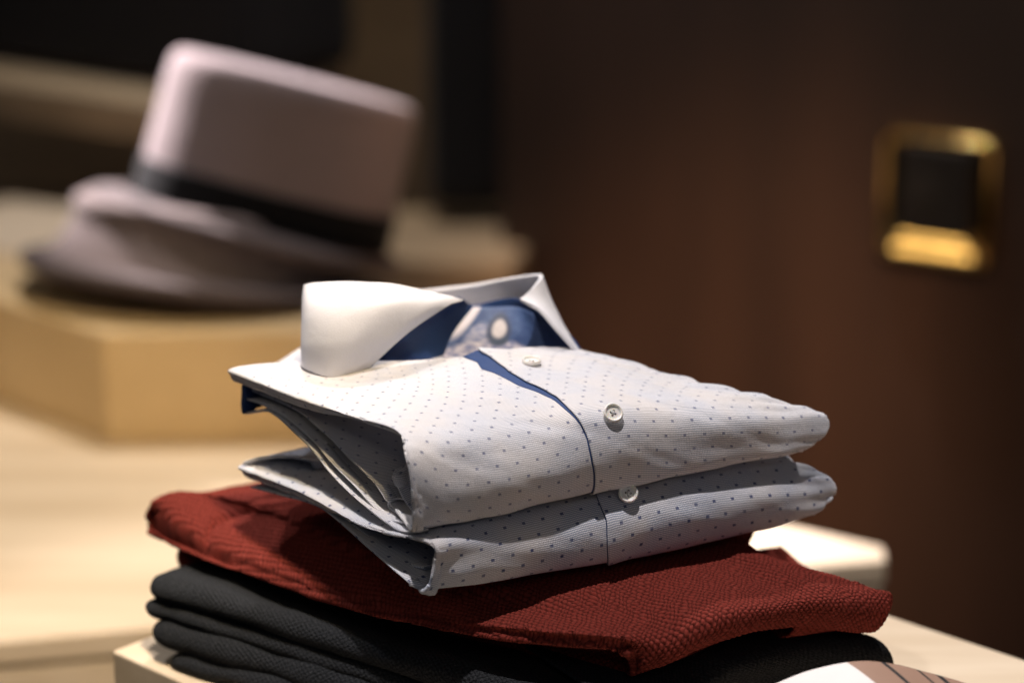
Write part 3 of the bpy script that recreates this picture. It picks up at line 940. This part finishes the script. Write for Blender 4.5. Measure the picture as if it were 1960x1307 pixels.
# deep seam crease near the shoulder
cre = spline([(440, 1068), (402, 1052), (396, 1030), (408, 999), (452, 979), (525, 962), (570, 955)], 80)
X3, Y3 = project(g3)
dm = np.full(X3.shape, 1e9)
for (x, y) in cre: dm = np.minimum(dm, (X3 - x) ** 2 + (Y3 - y) ** 2)
up3 = np.clip(normals(g3)[..., 2] * 4, 0, 1)
g3 = g3 - np.array([0, 0, 1.]) * ((.0035 * np.exp(-dm / 30.) + .0015 * np.exp(-dm / 400.)) * up3)[..., None]
rs_ = np.random.RandomState(5)
jit = sum(np.sin(uv3[0] * f * math.cos(a) + uv3[1] * f * math.sin(a) + p) for f, a, p in rs_.uniform((150, 0, 0), (700, 6.28, 6.28), (8, 3)))
uv3 = (uv3[0] + jit * .00022, uv3[1] + jit * .00030)
g3, U, V = knit_disp(g3, .0034, .00070, UV=uv3, mask=ms[:, None])
o = link('top_layer', grid_mesh('top_layer', g3, U, V), M['red'])
solid(o, .0012)
att(o, rs)

RP = onz(293, 1010, .064); FP_ = onz(1225, 1250, .056)
rl = (FP_ - RP); rl[2] = 0; rl /= np.linalg.norm(rl)
rn = np.array([rl[1], -rl[0], 0]);  rn = rn if rn[1] < 0 else -rn
rin = -rn
def LR(x, y, off=0.): return onplane(x, y, RP + rn * off, rn)
def knit_ribbon(name, pts, m, parent, depth, sag, seed, pitch=.0046, th=.003, n=260, k=60, bulge=0.):
    E_ = spline([LR(*p) for p in pts], n)
    Gd = np.zeros((k, n, 3))
    for i, t in enumerate(np.linspace(0, 1, k)):
        r = t ** 1.7
        Gd[i] = E_ + rin * depth * r
        Gd[i, :, 2] += sag * r
    Gd = wrinkle(Gd, .0018, 9, seed)
    if normals(Gd)[k // 2, n // 2][2] < 0: Gd = Gd[::-1]
    Gd, U, V = knit_disp(Gd, pitch, .0008)
    o = link(name, grid_mesh(name, Gd, U, V), m)
    solid(o, th)
    return child(o, parent)
def knit_roll(name, pts, m, parent, rad, seed, pitch=.0046, length=.14, flat=.10, n=300, th=.002):
    """a folded-over edge: rounded lip along the traced centre line whose two sheets run back into the stack"""
    E_ = spline([LR(*p) for p in pts], n)
    prof = []
    for s in np.linspace(1, 0, 12)[:-1]: prof.append((s * length, rad))
    for a in np.linspace(90, 270, 26): prof.append((rad * 1.3 * math.cos(R(a)), rad * math.sin(R(a))))
    for s in np.linspace(0, 1, 12)[1:]: prof.append((s * length, -rad))
    k = len(prof)
    Gd = np.zeros((k, n, 3))
    sl = np.concatenate([[0], np.cumsum(np.linalg.norm(np.diff(E_, axis=0), axis=1))])
    xe = np.clip(sl / (rad * 1.7), 0, 1)
    tp = np.sqrt(np.clip(1 - (1 - xe) ** 2, .0025, 1))
    for i, (a, z) in enumerate(prof):
        Gd[i] = E_ + rin * ((a if a > 0 else 0) + rad * 1.3) + rin * (min(a, 0) * tp)[:, None] if a <= 0 else E_ + rin * (a + rad * 1.3)
        Gd[i, :, 2] += z * tp - max(a, 0) * .10
    Gd = wrinkle(Gd, .0024, 9, seed)
    Gd = wrinkle(Gd, .0008, 26, seed + 1)
    nn = normals(Gd)
    if nn[3, n // 2][2] < 0: Gd = Gd[::-1]
    U, V = arclen(Gd)
    o = link(name, grid_mesh(name, Gd, U, V), m)
    solid(o, th)
    return child(o, parent)
knit_roll('folded_edge', [(330, 1036), (400, 1056), (470, 1078), (600, 1124), (800, 1184), (1000, 1222), (1130, 1240), (1190, 1262)], M['red'], rs, .005, 41)
knit_roll('bottom_layer', [(322, 1070), (380, 1100), (500, 1126), (650, 1165), (850, 1216), (1030, 1256), (1150, 1280), (1215, 1296)], M['red'], rs, .0105, 43)

# ---- charcoal sweater -----------------------------------------------------------------
bs = thing('folded_sweater', 'charcoal black knit sweater at the bottom of the stack on the wooden block', 'sweater', (0, .02, .0), 'folded knit sweaters')
def LB(x, y, off=0.): return LR(x, y, off)
for nm, pts, rad, sd in [
    ('top_layer', [(272, 1129, .042), (345, 1150, .044), (430, 1172, .045), (560, 1212, .045), (690, 1252, .045), (800, 1285, .045), (900, 1315, .045), (1010, 1352, .045), (1150, 1400, .045)], .0086, 51),
    ('inner_layer', [(268, 1165, .044), (380, 1198, .046), (480, 1228, .046), (620, 1272, .046), (760, 1318, .046), (900, 1362, .046), (1120, 1430, .046)], .0062, 53),
    ('inner_layer', [(274, 1214, .050), (380, 1246, .052), (480, 1272, .052), (620, 1316, .052), (760, 1358, .052), (900, 1400, .052), (1120, 1470, .052)], .0104, 55),
    ('bottom_layer', [(314, 1268, .052), (400, 1290, .055), (480, 1310, .055), (620, 1346, .055), (760, 1388, .055), (900, 1430, .055), (1120, 1500, .055)], .0066, 57)]:
    knit_roll(nm, pts, M['black'], bs, rad, sd, .0040, .17, th=.002)
# its front-right part seen below the red sweater
net4 = [
    [('w', -.10, .06, .040), ('w', -.06, .01, .042), ('w', -.03, -.04, .043), ('w', .00, -.09, .040), ('w', .01, -.112, .030), ('w', .01, -.112, .012)],
    [('w', -.05, .10, .042), ('w', -.01, .05, .044), ('w', .02, 0, .045), (1330, 1300, .038), (1330, 1345, .026), (1330, 1392, .010)],
    [('w', .00, .12, .042), ('w', .03, .07, .049), (1370, 1232, .046), (1420, 1270, .044), (1455, 1300, .030), (1460, 1350, .012)],
    [('w', .05, .13, .042), ('w', .08, .09, .049), (1450, 1208, .047), (1515, 1240, .044), (1560, 1280, .030), (1555, 1330, .013)],
    [('w', .09, .13, .040), (1500, 1186, .047), (1560, 1210, .044), (1625, 1230, .041), (1660, 1268, .030), (1640, 1310, .014)],
    [('w', .11, .13, .036), (1560, 1190, .044), (1620, 1208, .043), (1675, 1225, .038), (1698, 1258, .030), (1680, 1290, .016)],
]
net4 = [[G(p) for p in col] for col in net4]
extend(net4, ((.03, 0), (.10, .002)))
A_ = np.array(net4)
net4.append([p + np.array([-.002, .006, -.012 if j < 5 else -.001]) for j, p in enumerate(A_[-1])])
net4.append([p + np.array([-.05, .0, -.020 if j < 5 else -.001]) for j, p in enumerate(A_[-1])])
g4 = netgrid(net4, 0, len(net4[0]) - 1, 0, len(net4) - 1, 260, 260)
g4 = wrinkle(g4, .0028, 8, 61)
if normals(g4)[130, 90][2] < 0: g4 = g4[::-1]
g4, U, V = knit_disp(g4, .0036, .0005)
o = link('front_fold', grid_mesh('front_fold', g4, U, V), M['black'])
solid(o, .002)
att(o, bs)

# ------------------------------------------------------------------ striped roll in the near right corner
def stripe_material():
    m, nt, b = mat('striped_paper'); n = N(nt)
    uv, u, v = n.uv()
    k = n.m('ADD', u, n.m('MULTIPLY', v, -.62))
    f = n.noise(uv, 30, 3)
    white = n.mix(f, c(.80, .76, .74), c(.72, .68, .66))
    br = n.mix(f, c(.27, .16, .11), c(.34, .21, .15))
    col = n.mix(n.m('GREATER_THAN', k, .0), white, br)
    for x, wd in ((.0195, .0028), (.0375, .0018), (.048, .0035)):
        inb = n.m('LESS_THAN', n.m('ABSOLUTE', n.m('SUBTRACT', k, x)), wd / 2)
        col = n.mix(inb, col, c(.012, .012, .014))
    nt.links.new(col, b.inputs['Base Color'])
    b.inputs['Roughness'].default_value = .7
    nt.links.new(n.bump(n.noise(uv, 600, 2), .2, .0003), b.inputs['Normal'])
    return m
M['stripe'] = stripe_material()
top = [(1440, 1330), (1487, 1306), (1555, 1280), (1640, 1266), (1710, 1269), (1770, 1284), (1840, 1305), (1920, 1330)]
E_ = spline([ondist(x, y, 1.30) for x, y in top], 120)
zc = E_[:, 2].max()
kk = 50
Gd = np.zeros((kk, 120, 3))
for i in range(kk):
    t = i / (kk - 1)
    Gd[i] = E_ + np.array([0.02 * t, -.11 * t, 0])
    Gd[i, :, 2] = np.maximum(.0015, E_[:, 2] - .004 * math.sin(t * 3.1) - .03 * t ** 2)
Gd = wrinkle(Gd, .0006, 10, 71)
cx0 = ondist(1632, 1266, 1.30)[0]
Us = Gd[:, :, 0] - cx0; Vs = -(Gd[:, :, 1] - E_[0, 1])
if normals(Gd)[25, 60][2] < 0: Gd, Us, Vs = Gd[::-1], Us[::-1], Vs[::-1]
sc_ = link('folded_scarf', grid_mesh('folded_scarf', Gd, Us, Vs), M['stripe'])
solid(sc_, .0015)
tag(sc_, 'white and brown scarf with black stripes in front of the stack', 'scarf')
